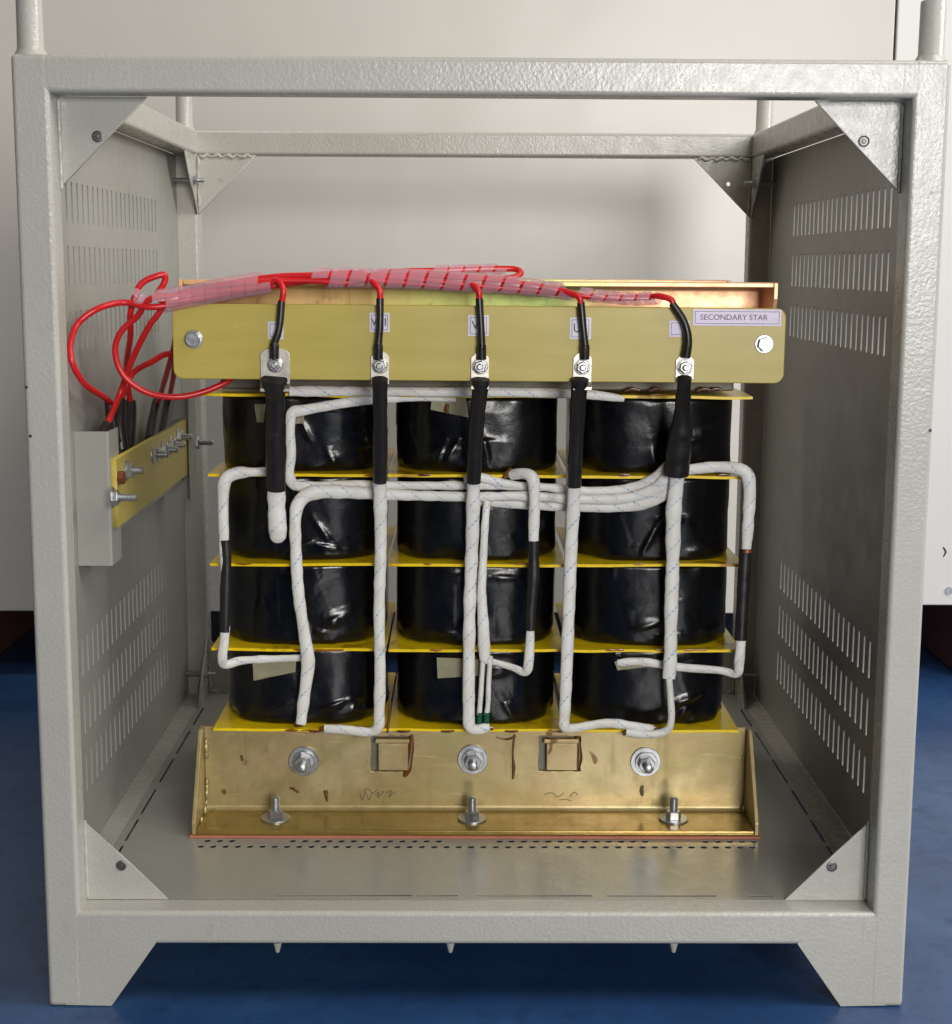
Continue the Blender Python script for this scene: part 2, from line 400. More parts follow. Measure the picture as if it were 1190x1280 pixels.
# ------------------------------------------------------------------ enclosure
H, D, T, ZR = 1.076, .924, .04, .117
enc = thing('steel_enclosure', 'beige grey steel enclosure frame on feet, open front, slotted side panels', 'enclosure', (0, D / 2, 0))
BV = .0052; IN = .0003
for sx in (-1, 1):
    for y0 in (0, D):
        xa, xb = sorted((sx * .5, sx * (.5 - T)))
        box('post', (xa, y0, 0), (xb, y0 + T, H), PAINT, enc, BV, 5)
for y0 in (0, D):
    yy = (y0 + IN, y0 + T - IN)
    for z0 in (H - T, ZR - T):
        box('cross_rail', (-.5 + T - .005, yy[0], z0 + (IN if z0 > .5 else 0)), (.5 - T + .005, yy[1], z0 + T - IN), PAINT, enc, BV, 5, 0)
for sx in (-1, 1):
    for z0 in (H - T, ZR - T):
        xa, xb = sorted((sx * (.5 - IN), sx * (.5 - T + IN)))
        box('side_rail', (xa, T - .005, z0 + IN), (xb, D + .005, z0 + T - IN), PAINT, enc, BV, 5, 1)

# slotted side panels
def slots_yz():
    ls = []
    for z0, z1 in ((.905, .955), (.828, .878), (.750, .800), (.344, .394), (.269, .319), (.193, .243)):
        for i in range(21):
            y = .196 + i * .0272
            ls.append(rrect(y - .0038, z0, y + .0038, z1, .0036, 4))
    return ls
for sx in (-1, 1):
    plate('side_panel', [[(T + .001, ZR + .0005), (D - .001, ZR + .0005), (D - .001, H - T - .0005), (T + .001, H - T - .0005)]] + slots_yz(), .0024, AX_YZ(sx * .4965), DIMPAINT, enc)

# floor pan with perforations and stitch-weld gaps
fl = [[(-.4655, .0345), (.4655, .0345), (.4655, .9235), (-.4655, .9235)]]
for xa, xb in ((-.239, -.0775), (-.072, -.023), (-.001, .137), (.154, .285), (.323, .352)):
    fl.append([(xa, .0445), (xb, .0445), (xb, .0475), (xa, .0475)])
for sx in (-1, 1):
    for ya, yb in ((.12, .205), (.22, .30), (.32, .42), (.45, .56), (.58, .70), (.73, .83)):
        fl.append(rrect(*(sorted((sx * .4530, sx * .4562))[0], ya, sorted((sx * .4530, sx * .4562))[1], yb), .002, 2))
for i in range(46):
    x = -.354 + i * .0158
    if i in (4, 5, 6, 21, 22, 23, 36, 37) : pass
    fl.append(circ(x, .2015, .0044, 10))
    if not (i % 17 in (3, 4, 5, 6)): fl.append(circ(x + .0055, .2215, .0044, 10))
    for yy in (.70, .72): fl.append(circ(x, yy, .0044, 8))
plate('floor_pan', fl, .0008, AX_XY(.1172), PANP, enc)

# gussets in the planes of the front and back frames
GS = .097
def tri(x, z, sx, sz, s=GS): return [(x, z), (x + sx * s, z), (x, z + sz * s)]
def gusset_bolt(par, p, axis):
    lathe('bolt', [(.0062, 0), (.0062, .0012), (.0046, .0012), (.0046, .0005), (.0028, .0005), (.0022, .003), (.001, .0032)], p, axis, STEEL, par, 16)
for sx in (-1, 1):
    for zz, sz in ((H - T, -1), (ZR, 1)):
        x = sx * (.5 - T)
        gp = plate('gusset', [tri(x, zz, -sx, sz), ], .004, AX_XZ(.0365), PAINT, enc, .0008)
        PINV[gp.name] = Matrix()
        lathe('bolt', [(.0062, 0), (.0062, .0010), (.0050, .0014), (.0046, .0004), (.0026, .0004), (.0022, .0022), (.001, .0024)], (x - sx * .042, .0343, zz + sz * .0425), (0, -1, 0), DULL, gp, 18)
        hole = circ(x - sx * .037, zz + sz * .042, .0035, 12)
        gb = plate('gusset', [tri(x, zz, -sx, sz), hole], .004, AX_XZ(D + .004), PAINT, enc, .0008)
        # weld bead along the back gusset
        bm = bmesh.new(); pts = []
        for i in range(15):
            w = i / 14; pts.append((Vector((x - sx * (.004 + .085 * w), D + .0008, zz + sz * (.0015 + .0022 * sin(i * 2.3)))), .0026 + .001 * sin(i * 1.7)))
        bm_tube(bm, pts, 8, n=3); pts = []
        for i in range(9):
            w = i / 8; pts.append((Vector((x - sx * (.0015 + .001 * sin(i * 2)), D + .0008, zz + sz * (.004 + .08 * w))), .0024 + .0008 * sin(i * 1.9)))
        bm_tube(bm, pts, 8, n=3); fin(bm, 'weld_bead', PAINT, enc, 60)
        # front weld bead along post
        pts = [(Vector((x - sx * (.0012), .0335, zz + sz * (.004 + .094 * i / 12))), .0022 + .0005 * sin(i * 2.1)) for i in range(13)]
        tube('weld_bead', pts, PAINT, enc, seg=8, n=3)
        # gusset in the side plane at the back corner, with a long bolt through it
        gsd = plate('gusset', [[(D, zz), (D - GS, zz), (D, zz + sz * GS)]], .004, AX_YZ(sx * (.5 - T + .003)), PAINT, enc, .0008)
        PINV[gsd.name] = Matrix()
        by, bz = D - .036, zz + sz * .043
        bm = bmesh.new()
        bm_lathe(bm, stud_prof(.004, .05), (sx * .493, by, bz), (-sx, 0, 0), 12)
        bm_lathe(bm, [(.008, 0), (.008, .006), (.006, .0065)], (sx * (.5 - T + .0008), by, bz), (-sx, 0, 0), 6)
        fin(bm, 'bolt', STEEL, gsd, 40)
# lifting tubes
for sx in (-1, 1):
    for y in (.02, D + .02):
        bm = bmesh.new()
        bm_lathe(bm, [(.0185, 0), (.0165, .004), (.0142, .008), (.0138, .062), (.0132, .064), (.0108, .064), (.0104, .02), (.001, .02)], (sx * .483, y, H - .001), (0, 0, 1), 28)
        fin(bm, 'lifting_tube', PAINT, enc, 35)
# foot plates, ground flush over the rail and post edges
for sx in (-1, 1):
    for ya, yb in ((.0002, .0056), (D + T - .0056, D + T - .0002)):
        prism('foot_plate', [(sx * .480, .0052), (sx * .480, .0020), (sx * .427, .0008), (sx * .3735, .0780), (sx * .3735, .0795), (sx * .385, .0835), (sx * .400, .0865), (sx * .480, .0865)], ya, yb, 1, PAINT, enc)
# the welds at the frame corners are filled and ground flat
for sx in (-1, 1):
    xa, xb = sorted((sx * .480, sx * .450))
    for z0 in (H - T, ZR - T):
        box('corner_weld', (xa, .0001, z0 + .0055), (xb, .006, z0 + T - .0055), PAINT, enc)
for px in (347, 563, 842):
    p = at(px, 1180, .012); q = at(px, 1190, .012)
    tube('paint_drip', [(p + Vector((0, 0, .003)), .0058), (p, .005), (p.lerp(q, .6), .0034), (q, .0022)], PAINT, enc, seg=10, n=4)
for px, py, y in ((1165, 240, -.0004), (1163, 538, -.0004), (33, 484, -.0004), (38, 545, -.0004)):
    p = at(px, py, y); lathe('paint_chip', [(.0018, 0), (.0015, .0005), (.0006, .0006)], p, (0, -1, 0), INK if px < 100 or py > 400 else PAINT, enc, 9)

# ------------------------------------------------------------------ transformer
tr = thing('transformer', 'three column transformer with black coils, yellow spacers and gold clamps, standing in the enclosure', 'transformer', (0, .445, .118))
YF, YM = .313, .445
def mir(y, back): return 2 * YM - y if back else y
Z0 = .118
# rubber strips, clamps
def clampL(zv0, zv1, zf, up, back, mat, holes=None):
    """vertical plate + flange + two cheeks; up = flange at the top"""
    t = .006; y = YF; yf = .232
    zfa, zfb = (zf - t, zf) if up else (zf, zf + t)
    root = None
    loops = [[(-.365, zv0), (.365, zv0), (.365, zv1), (-.365, zv1)]] + (holes or [])
    pl = plate('clamp_channel', loops, t, AX_XZ(mir(y + t / 2, back)), mat, tr, .0006)
    PINV[pl.name] = Matrix()
    # flange with rounded bend
    ya, yb = sorted((mir(yf, back), mir(y - .0005, back)))
    box('flange', (-.365, ya, zfa), (.365, yb, zfb), mat if up else WET, pl, .0012, 3)
    bz = zfb if not up else zfa
    sgn = 1 if not up else -1
    fil = [(mir(y - .0002, back), bz - sgn * .0005)] + [(mir(y - .0002 - .006 * (1 - sin(a)), back), bz + sgn * .006 * (1 - cos(a))) for a in [i * pi / 2 / 6 for i in range(7)]]
    prism('bend', fil, -.3640, .3640, 0, mat, pl)
    for sx in (-1, 1):
        xa, xb = sorted((sx * .3655, sx * .3705))
        if not up: poly = [(mir(.2325, back), zfa), (mir(.2325, back), zfa + .016), (mir(.296, back), zv1 - .004), (mir(.300, back), zv1), (mir(y + t, back), zv1), (mir(y + t, back), zfa)]
        else: poly = [(mir(.2325, back), zfb), (mir(.2325, back), zfb - .02), (mir(.29, back), zv0 + .004), (mir(y + t, back), zv0), (mir(y + t, back), zfb)]
        prism('cheek', poly, xa, xb, 0, mat, pl, .0008)
    return pl
def tri_hole(px0, py0, px1, py1):
    a, b = at(px0, py1, YF), at(px1, py0, YF); o = []
    for (u0, v0), (u1, v1) in (((0, 0), (1, 0)), ((1, 0), (1, 1)), ((1, 1), (0, 1)), ((0, 1), (0, 0))):
        for q in range(9):
            t = q / 9; e = random.uniform(-.0011, .0011)
            o.append((a.x + (b.x - a.x) * (u0 + (u1 - u0) * t) + e * (u0 == u1), a.z + (b.z - a.z) * (v0 + (v1 - v0) * t) + e * (v0 == v1)))
    return o
bh = [tri_hole(464, 920, 513, 964), tri_hole(673, 920, 726, 964)]
cf = clampL(.1215, .2435, .1215, False, False, GOLD, bh)
clampL(.1215, .2435, .1215, False, True, GOLD)
ct = clampL(.712, .8375, .838, True, False, IRID)
cbk = clampL(.712, .8375, .838, True, True, IRID)
for back in (False, True):
    ya, yb = sorted((mir(.2285, back), mir(.325, back)))
    box('gasket_strip', (-.3735, ya, Z0 - .0004), (.3735, yb, .1213), GASKET, tr, .0008, 2)
# tabs in the two cut-outs
for (pa, pb) in (((473, 924), (510, 963)), ((683, 924), (722, 963))):
    a, b = at(pa[0], pb[1], .309), at(pb[0], pa[1], .309)
    box('core_tab', (a.x, .3085, a.z), (b.x, .335, b.z - .006), GOLD, cf, .001, 2)
    box('core_tab', (a.x - .004, .3075, b.z - .0058), (b.x + .002, .335, b.z), GOLD, cf, .0012, 2)
# welds in the cheek corners
for sx in (-1, 1):
    for (z, y) in (((.222, YF - .002), (.214, YF - .003), (.206, YF - .002), (.166, YF - .003), (.159, YF - .003), (.151, YF - .005), (.140, YF - .012), (.134, YF - .022), (.130, YF - .050)) if sx < 0 else ((.20, YF - .001), (.135, YF - .015))):
        bm = bmesh.new(); bmesh.ops.create_icosphere(bm, subdivisions=2, radius=.0030 + random.random() * .0022)
        for v in bm.verts: v.co *= 1 + .25 * noise.noise(v.co * 300 + Vector((z * 99, 0, 0)))
        bmesh.ops.transform(bm, matrix=Matrix.Translation((sx * .3625, y, z)) @ Matrix.Diagonal((.7, .7, 1.5, 1)), verts=bm.verts)
        fin(bm, 'weld_bead', GOLD, cf, 60)
# clamp through-bolts
for px, py in ((380, 951), (591, 949), (807, 952)):
    p = at(px, py, YF - .001)
    b = lathe('clamp_bolt', stud_prof(.0062, .034), p, (0, -1, 0), STEEL, tr, 20); PINV[b.name] = Matrix()
    lathe('washer', washer_prof(.0205, .003), p + Vector((0, .0008, 0)), (0, -1, 0), STEEL, b, 32)
    lathe('washer', washer_prof(.0150, .0035), p + Vector((.0004, -.0024, 0)), (0, -1, 0), STEEL, b, 32)
    hexhead('nut', .0118, .0105, p + Vector((0, -.0058, 0)), (0, -1, 0), STEEL, b, random.random())
    q = Vector((p.x, 2 * YM - p.y, p.z))
    lathe('washer', washer_prof(.0205, .003), q, (0, 1, 0), STEEL, b, 24); hexhead('nut', .0118, .0105, q + Vector((0, .003, 0)), (0, 1, 0), STEEL, b)
# hold-down bolts
for px, py in ((345, 1022), (590, 1020), (840, 1020)):
    p = az(px, py, .1277); p.y = .2755
    for back in (False, True):
        q = Vector((p.x, mir(p.y, back), p.z))
        b = lathe('hold_down_bolt', stud_prof(.0056, .031), q, (0, 0, 1), STEEL, tr, 20); PINV[b.name] = Matrix()
        lathe('washer', washer_prof(.0195, .0026), q, (.02, -.03, 1), STEEL, b, 32)
        hexhead('nut', .0102, .0095, q + Vector((0, 0, .0026)), (0, 0, 1), STEEL, b, random.random())
# yokes and core legs
box('yoke', (-.335, YF + .0075, .130), (.335, 2 * YM - YF - .0075, .236), CORE, tr, .002, 2)
box('yoke', (-.335, YF + .0075, .697), (.335, 2 * YM - YF - .0075, .815), CORE, tr, .002, 2)
CX = (-.2350, 0, .2380)
for x in CX: box('core_leg', (x - .055, YM - .06, .2365), (x + .055, YM + .06, .6965), CORE, tr)
# insulation sheets (five levels on each column)
LV = (.2425, .3525, .4680, .5860, .6905)
for j, z in enumerate(LV):
    for i, x in enumerate(CX):
        e = .1150 + .0018 * noise.noise(Vector((i * 3.3, j * 2.1, 0)))
        if i == 0: xa, xb = x - e - (.0045 if j in (4,) else .001), x + .1155
        elif i == 2: xa, xb = x - .1155, x + e + (.003 if j == 4 else 0)
        else: xa, xb = x - .1165, x + .1165
        dz = .0012 * noise.noise(Vector((i * 5.1, j * 7.7, 3)))
        bm = bmesh.new(); n = 26; ya, yb = .3005 + .0012 * noise.noise(Vector((i, j, 9))), .5895
        top = []; bot = []
        for k in range(n + 1):
            u = xa + (xb - xa) * k / n
            for lst, tz in ((top, .0018), (bot, -.0018)):
                row = []
                for m in range(9):
                    vv = ya + (yb - ya) * m / 8
                    wz = .0016 * noise.noise(Vector((u * 14, vv * 6, j * 4.7 + i))) * (1 if m < 4 else .2)
                    row.append(bm.verts.new((u, vv + (.0008 * noise.noise(Vector((u * 60, j, i))) if m == 0 else 0), z + dz + wz + tz)))
                lst.append(row)
        for k in range(n):
            for m in range(8):
                bm.faces.new((top[k][m], top[k + 1][m], top[k + 1][m + 1], top[k][m + 1]))
                bm.faces.new((bot[k][m], bot[k][m + 1], bot[k + 1][m + 1], bot[k + 1][m]))
            bm.faces.new((top[k][0], bot[k][0], bot[k + 1][0], top[k + 1][0])); bm.faces.new((top[k][8], top[k + 1][8], bot[k + 1][8], bot[k][8]))
        for m in range(8):
            bm.faces.new((top[0][m], top[0][m + 1], bot[0][m + 1], bot[0][m])); bm.faces.new((top[n][m], bot[n][m], bot[n][m + 1], top[n][m + 1]))
        fin(bm, 'insulation_sheet', YEL, tr, 40)
# coils
def coil(i, j):
    x0 = CX[i]; z0, z1 = LV[j] + .0026, LV[j + 1] - .0026
    NA, NZ = 300, 44; bm = bmesh.new(); rings = []
    hx, hy, ex = .1105, .1265, 3.1
    sd = Vector((i * 7.31, j * 5.17, i * 2.2 + j)); rnd = random.Random(i * 31 + j * 7 + 5)
    # creases: short folds in the tape on the side that shows, as (x, z, dx, dz, height, width)
    folds = []
    for q in range(4):
        fx = x0 + rnd.uniform(-.06, .085); fz = z0 + (z1 - z0) * rnd.choice((rnd.uniform(.02, .3), rnd.uniform(.05, .9)))
        an = rnd.choice((rnd.uniform(-.4, .4), rnd.uniform(.8, 2.2))); ln = rnd.uniform(.015, .05)
        folds.append((fx, fz, cos(an) * ln, sin(an) * ln, rnd.uniform(.0016, .0042), rnd.uniform(.004, .011), rnd.choice((-1, 1))))
    for b in range(NZ + 1):
        w = b / NZ; ring = []
        edge = min(w, 1 - w) * (z1 - z0)
        shrink = -.0035 * max(0, 1 - edge / .006) ** 2
        for a in range(NA):
            th = 2 * pi * a / NA; c, s = cos(th), sin(th)
            r = (abs(c / hx) ** ex + abs(s / hy) ** ex) ** (-1 / ex)
            p = Vector((x0 + r * c, YM + r * s, z0 + (z1 - z0) * w))
            dn = .0020 * noise.noise(Vector((p.x * 16, p.y * 16, p.z * 10)) + sd)
            # flat facets where the tape was pulled tight
            dn += .0016 * noise.cell(Vector((p.x * 24 + p.z * 9, p.y * 12, p.z * 22 - p.x * 6)) + sd) * .22
            dn += .0005 * noise.noise(Vector((p.x * 50, p.y * 50, p.z * 42)) + sd)
            if s < .2:
                for fx, fz, dx, dz, hh, ww, sg in folds:
                    t = max(0, min(1, ((p.x - fx) * dx + (p.z - fz) * dz) / (dx * dx + dz * dz)))
                    ex_, ez_ = p.x - fx - dx * t, p.z - fz - dz * t
                    d = sqrt(ex_ * ex_ + ez_ * ez_); side = (ex_ * dz - ez_ * dx) * sg
                    wd = ww if side > 0 else ww * .35
                    if d < wd * 3: dn += hh * math.exp(-(d / wd) ** 1.4) * (.35 + .65 * sin(pi * min(1, t + .2)))
            low = max(0, 1 - w / .28)
            dn -= .0085 * low * low * max(0, noise.noise(Vector((th * 3.0 + sd.x, sd.y, w * 2)))) * 1.5
            hi = max(0, 1 - (1 - w) / .2)
            dn -= .005 * hi * max(0, noise.noise(Vector((th * 4.0 + sd.y, sd.x, w * 2))))
            dn += shrink
            ring.append(bm.verts.new((p.x + c * dn, p.y + s * dn, p.z + .0012 * noise.noise(Vector((th * 5, sd.x, w))) * (1 if b in (0, NZ) else .3))))
        rings.append(ring)
    for a, b in zip(rings, rings[1:]):
        for k in range(NA): bm.faces.new((a[k], a[(k + 1) % NA], b[(k + 1) % NA], b[k]))
    bm.faces.new(list(reversed(rings[0]))); bm.faces.new(rings[-1])
    return fin(bm, 'coil', COIL, tr, 70)
for j in range(4):
    for i in range(3): coil(i, j)

# white leads.  Each: list of (px, py, Y, width_px); sleeves are black pieces on top of the lead
def W(px, y): return px * .92 * (y - CAM.y) / FPX / 2          # half-width in metres of something px wide at depth y
def path(L): return [(at(a, b, Y), W(w, Y)) for a, b, Y, w in L]
LEADS = []
def lead(L, sleeves=(), label=None, flat=.55, mat=None, extra=()):
    o = tube('lead', path(L), mat or SLV, tr, seg=16, flat=flat, hint=HY, n=8, wob=.16, seed=len(LEADS) + 1)
    PINV[o.name] = Matrix()
    if label: o['label'] = label
    LEADS.append(o)
    for S in sleeves: tube('heat_shrink_sleeve', path(S), SHRINK, o, seg=18, flat=.72, hint=HY, n=8, wob=.10, seed=len(LEADS) + 20)
    return o
Q = .283
lead([(344, 560, .262, 22), (345, 600, .268, 24), (346, 640, .272, 25), (347, 662, .272, 25), (347.5, 673, .273, 21), (348, 678, .274, 10)],
     [[(343, 474, .206, 36), (343, 486, .212, 33), (344, 500, .222, 26), (344, 540, .242, 26), (344, 542, .243, 28), (345, 612, .268, 27)]], 'lead ending in a folded white loop under a long black sleeve')
lead([(474, 560, .262, 17), (475, 610, .275, 19), (476, 680, Q, 16.5), (474, 760, Q, 16), (475, 840, Q, 16), (474, 890, Q, 16), (473, 908, Q, 15.5), (462, 915, .286, 14), (430, 912, .288, 13), (406, 911, .294, 13)],
     [[(475, 474, .206, 22), (475, 484, .212, 21), (475, 530, .238, 19), (475, 560, .255, 22), (475, 603, .272, 18)]])
lead([(594, 560, .262, 17), (592, 610, .275, 19), (590, 680, Q, 18), (587, 760, Q, 17), (586, 840, Q, 17), (586, 890, Q, 17), (587, 908, Q, 17), (596, 912, .286, 15), (611, 909, .292, 13)],
     [[(601, 474, .206, 24), (600, 488, .212, 22), (596, 524, .238, 21), (594, 560, .255, 21), (592, 603, .272, 20)]])
lead([(719, 560, .262, 17), (718, 610, .275, 18), (714, 680, Q, 18), (711, 760, Q, 17), (708, 840, Q, 17), (706, 890, Q, 16), (706, 908, Q, 16), (718, 910, .287, 14), (760, 904, .29, 14), (800, 909, .29, 13), (818, 912, .295, 12)],
     [[(725, 474, .206, 25), (724, 486, .212, 23), (722, 520, .238, 21), (720, 560, .255, 20), (718, 608, .272, 19)]])
lead([(848, 560, .262, 18), (846, 600, .272, 22), (842, 640, .278, 22), (841, 700, Q, 20), (839, 760, Q, 19), (838, 820, Q, 18), (836, 848, Q, 18)],
     [[(856, 472, .206, 20), (855, 482, .212, 19), (853, 510, .235, 22), (851, 540, .25, 32), (850, 548, .255, 32), (847, 575, .265, 36), (845, 593, .271, 38)]], 'thick lead under the star point sleeve')
tube('lead', path([(836, 846, Q, 9), (838, 870, Q, 10), (839, 900, Q, 10), (832, 914, .286, 12), (808, 918, .288, 12), (783, 915, .292, 12)]), SLV, tr, seg=12, flat=.8, hint=HY, wob=.1, seed=9)
# horizontals into the star point
lead([(570, 499, .309, 8), (540, 497, .307, 11), (505, 497, .304, 12), (450, 501, .300, 13), (400, 509, .297, 14), (378, 513, .294, 15), (367, 515, .293, 15), (363.5, 522, .292, 14), (363, 545, .290, 13), (364, 570, .289, 13), (362, 592, .291, 13), (368, 606, .297, 16), (390, 608, .308, 14), (440, 606, .308, 13), (500, 607, .308, 12), (560, 607, .308, 12), (620, 607, .306, 12), (680, 609, .306, 12), (730, 614, .305, 13), (780, 612, .302, 14), (815, 600, .292, 16), (838, 580, .277, 16)])
lead([(376, 905, Q, 14), (379, 880, Q, 17), (383, 850, Q, 17), (385, 825, Q, 19), (380, 790, Q, 17), (373, 740, Q, 16), (370, 690, Q, 16), (369, 650, Q, 17), (374, 628, .288, 19), (392, 616, .296, 20), (430, 615, .299, 19), (480, 618, .299, 16), (540, 620, .299, 14), (600, 621, .299, 13), (660, 620, .299, 13), (720, 624, .298, 14), (780, 623, .294, 15), (820, 610, .287, 17), (840, 585, .276, 16)], label='longest white lead rising on the left column and crossing all three columns')
lead([(590, 626, .310, 12), (640, 630, .308, 12), (700, 633, .306, 13), (760, 634, .301, 15), (800, 631, .294, 15), (828, 620, .287, 15), (843, 600, .279, 15), (848, 585, .273, 14)])
lead([(580, 600, .302, 10), (600, 597, .301, 14), (625, 603, .303, 12), (650, 607, .304, 10)])
# top horizontal
lead([(362, 489, .294, 14), (400, 489, .293, 15), (460, 489, .292, 12), (540, 490, .291, 13), (620, 490, .291, 13), (680, 491, .291, 13), (715, 492, .291, 13), (745, 494, .293, 13), (768, 497, .297, 11), (780, 499, .300, 7)])
# centre: thin pair
o = lead([(609, 622, .300, 9), (606, 660, .291, 11), (604, 700, .29, 11), (602, 740, .288, 13), (604, 780, .288, 16), (605, 805, .288, 18), (606, 822, .288, 16), (606, 829, .288, 10)])
for (xa, xb, xc) in ((602, 600, 599), (611, 610, 608)):
    tube('wire_tail', path([(xa + 2, 820, .289, 7), (xa, 850, .289, 7.5), (xb, 880, .290, 7.5), (xc, 893, .291, 7.5)]), SLV, o, seg=10, wob=.1)
    tube('green_tail', path([(xc + .5, 890, .2905, 8), (xc, 904, .293, 8)]), GREEN, o, seg=10)
# hooks: (white, black, white) hanging beside the columns
lead([(638, 594, .300, 14), (655, 592, .288, 16), (666, 599, Q, 17), (668, 625, Q, 15), (667, 670, Q, 15), (666, 730, Q, 13), (663, 790, Q, 12), (661, 825, Q, 15), (657, 840, .285, 12), (640, 834, .292, 10), (612, 826, .297, 9)],
     [[(667, 676, Q, 15.5), (667, 700, Q, 15), (667, 722, Q, 17), (664, 760, Q, 15), (663, 788, Q, 14)]], 'short hook lead with a black middle on the centre column')
lead([(846, 589, .296, 14), (890, 584, .292, 15), (918, 585, .287, 16), (933, 592, .284, 19), (937, 610, Q, 18), (936, 640, Q, 17), (933, 685, Q, 15), (928, 740, Q, 14), (926, 800, Q, 14), (924, 826, Q, 15), (921, 842, .287, 12), (900, 838, .294, 11), (850, 834, .30, 12), (800, 827, .303, 12), (772, 829, .306, 10)],
     [[(932, 686, Q, 17), (930, 720, Q, 18), (928, 760, Q, 18), (926, 800, Q, 17)]], 'outer right hook lead with a black middle')
lead([(345, 589, .297, 12), (318, 590, .292, 13), (294, 592, .287, 17), (281, 602, .284, 17), (279, 630, Q, 15), (280, 675, Q, 14), (282, 740, Q, 12), (281, 792, Q, 13), (278, 820, Q, 14), (281, 831, .288, 12), (300, 826, .294, 12), (330, 824, .298, 11), (388, 822, .300, 10)],
     [[(281.5, 675, Q, 15), (283, 700, Q, 14), (282, 740, Q, 16), (281, 790, Q, 14)]], 'outer left hook lead with a black middle')
p = at(932, 686, .276); lathe('copper_end', [(.008, 0), (.007, .004)], at(933, 690, .283), (0, 0, 1), COPPER, LEADS[-2], 12)

# paper tags and tape
def quad_tag(name, pts, Y, mat, th=.0008):
    P = [at(a, b, Y) for a, b in pts]
    bm = bmesh.new(); n = 8
    def lerp2(u, v): return P[0].lerp(P[1], u).lerp(P[3].lerp(P[2], u), v)
    gr = [[bm.verts.new(lerp2(a / n, b / n) + Vector((0, .002 * noise.noise(Vector((a * .5, b * .5, pts[0][0]))), 0))) for b in range(n + 1)] for a in range(n + 1)]
    for a in range(n):
        for b in range(n): bm.faces.new((gr[a][b], gr[a + 1][b], gr[a + 1][b + 1], gr[a][b + 1]))
    r = bmesh.ops.solidify(bm, geom=bm.faces[:], thickness=th)
    return fin(bm, name, mat, tr, 40)
quad_tag('paper_tag', [(316, 829), (371, 821), (369, 840), (317, 851)], .303, PAPER)
quad_tag('paper_tag', [(546, 822), (612, 824), (612, 844), (547, 848)], .304, PAPER)
quad_tag('paper_tag', [(540, 499), (582, 497), (586, 522), (538, 512)], .308, PAPER)
quad_tag('paper_tag', [(366, 512), (380, 511), (380, 529), (366, 530)], .306, PAPER)
quad_tag('paper_tag', [(318, 505), (332, 505), (330, 528), (321, 528)], .308, PAPER)
quad_tag('paper_tag', [(768, 827), (812, 824), (815, 833), (772, 838)], .3035, PAPER)
quad_tag('tape_scrap', [(268, 489), (335, 470), (332, 490), (290, 492)], .34, PAPER)
# varnish runs
def run(L, Y, mat=RESIN):
    tube('varnish_run', [(at(a, b, Y), W(w, Y)) for a, b, w in L], mat, tr, seg=8, flat=.3, hint=HY, n=6, wob=.3, seed=L[0][0])
run([(643, 918, 4), (641, 940, 3), (642, 960, 5), (641, 974, 3)], YF - .0004)
run([(620, 921, 3), (634, 924, 3), (645, 920, 3)], YF - .0004)
run([(488, 878, 3), (486, 895, 4), (484, 916, 4)], .3025)
run([(515, 918, 5), (513, 940, 8), (509, 962, 13), (505, 971, 4)], YF - .0004)
run([(803, 982, 5), (802, 988, 7), (803, 995, 4)], YF - .0004, HEATER)
run([(302, 944, 4), (303, 951, 4)], YF - .0004)
run([(362, 985, 2), (369, 987, 5), (373, 991, 2)], YF - .0004); run([(407, 988, 6), (408, 996, 5), (409, 1002, 2)], YF - .0004)
run([(722, 920, 5), (724, 945, 9), (721, 962, 6)], YF - .0004)
run([(630, 598, 6), (634, 592, 8), (640, 586, 6)], .2985)
run([(560, 505, 5), (558, 512, 6), (560, 517, 3)], .305)
for xx in (395, 640, 830, 505, 700, 560): run([(xx - 9, 914, 2), (xx, 914.5, 4), (xx + 8, 913.5, 2)], .2995)
for xx in (310, 655, 905, 530, 780): run([(xx - 7, 594, 3), (xx, 593.5, 5), (xx + 8, 594, 2)], .2995)
for xx in (880, 895, 820, 790, 560): run([(xx - 9, 489, 3), (xx, 486, 7), (xx + 10, 488, 3)], .304)
rv = random.Random(21)
for q in range(26):
    lv = rv.choice((913, 812.5, 705, 594.5, 494)); xx = rv.uniform(290, 900); ln = rv.uniform(4, 13)
    run([(xx - ln, lv + rv.uniform(-.6, .4), 1.5), (xx, lv + rv.uniform(-.4, .6), rv.uniform(2.2, 4.2)), (xx + ln, lv + rv.uniform(-.6, .4), 1.5)], .2996, AMBER)
for px, py in ((405, 911), (611, 910), (818, 911), (784, 916), (373, 905)): run([(px - 6, py + 1, 6), (px, py, 9), (px + 6, py + 1, 5)], .2925)
# hand-written marks
for L in ([(455, 989), (460, 986), (466, 991), (472, 986)], [(450, 993), (453, 1000), (457, 990), (461, 1000), (465, 990)], [(468, 994), (474, 990), (472, 997), (480, 989)], [(482, 992), (490, 988), (486, 996), (495, 989)],
          [(680, 993), (690, 991), (697, 996), (705, 991)], [(699, 1000), (707, 999), (714, 1001)], [(712, 996), (718, 990), (722, 994)]):
    tube('pen_mark', [(at(a, b, YF - .0002), W(1.2, YF)) for a, b in L], HEATER, tr, seg=6, flat=.2, hint=HY, n=4)

# ------------------------------------------------------------------ secondary terminal board
YB = .215
tb = thing('terminal_board', 'long olive terminal board with five bolted lugs across the front of the transformer', 'terminal board', (0, YB, .72))
a, b, c_, d_ = at(217, 469, YB), at(981, 475, YB), at(983, 390, YB), at(217, 378, YB)
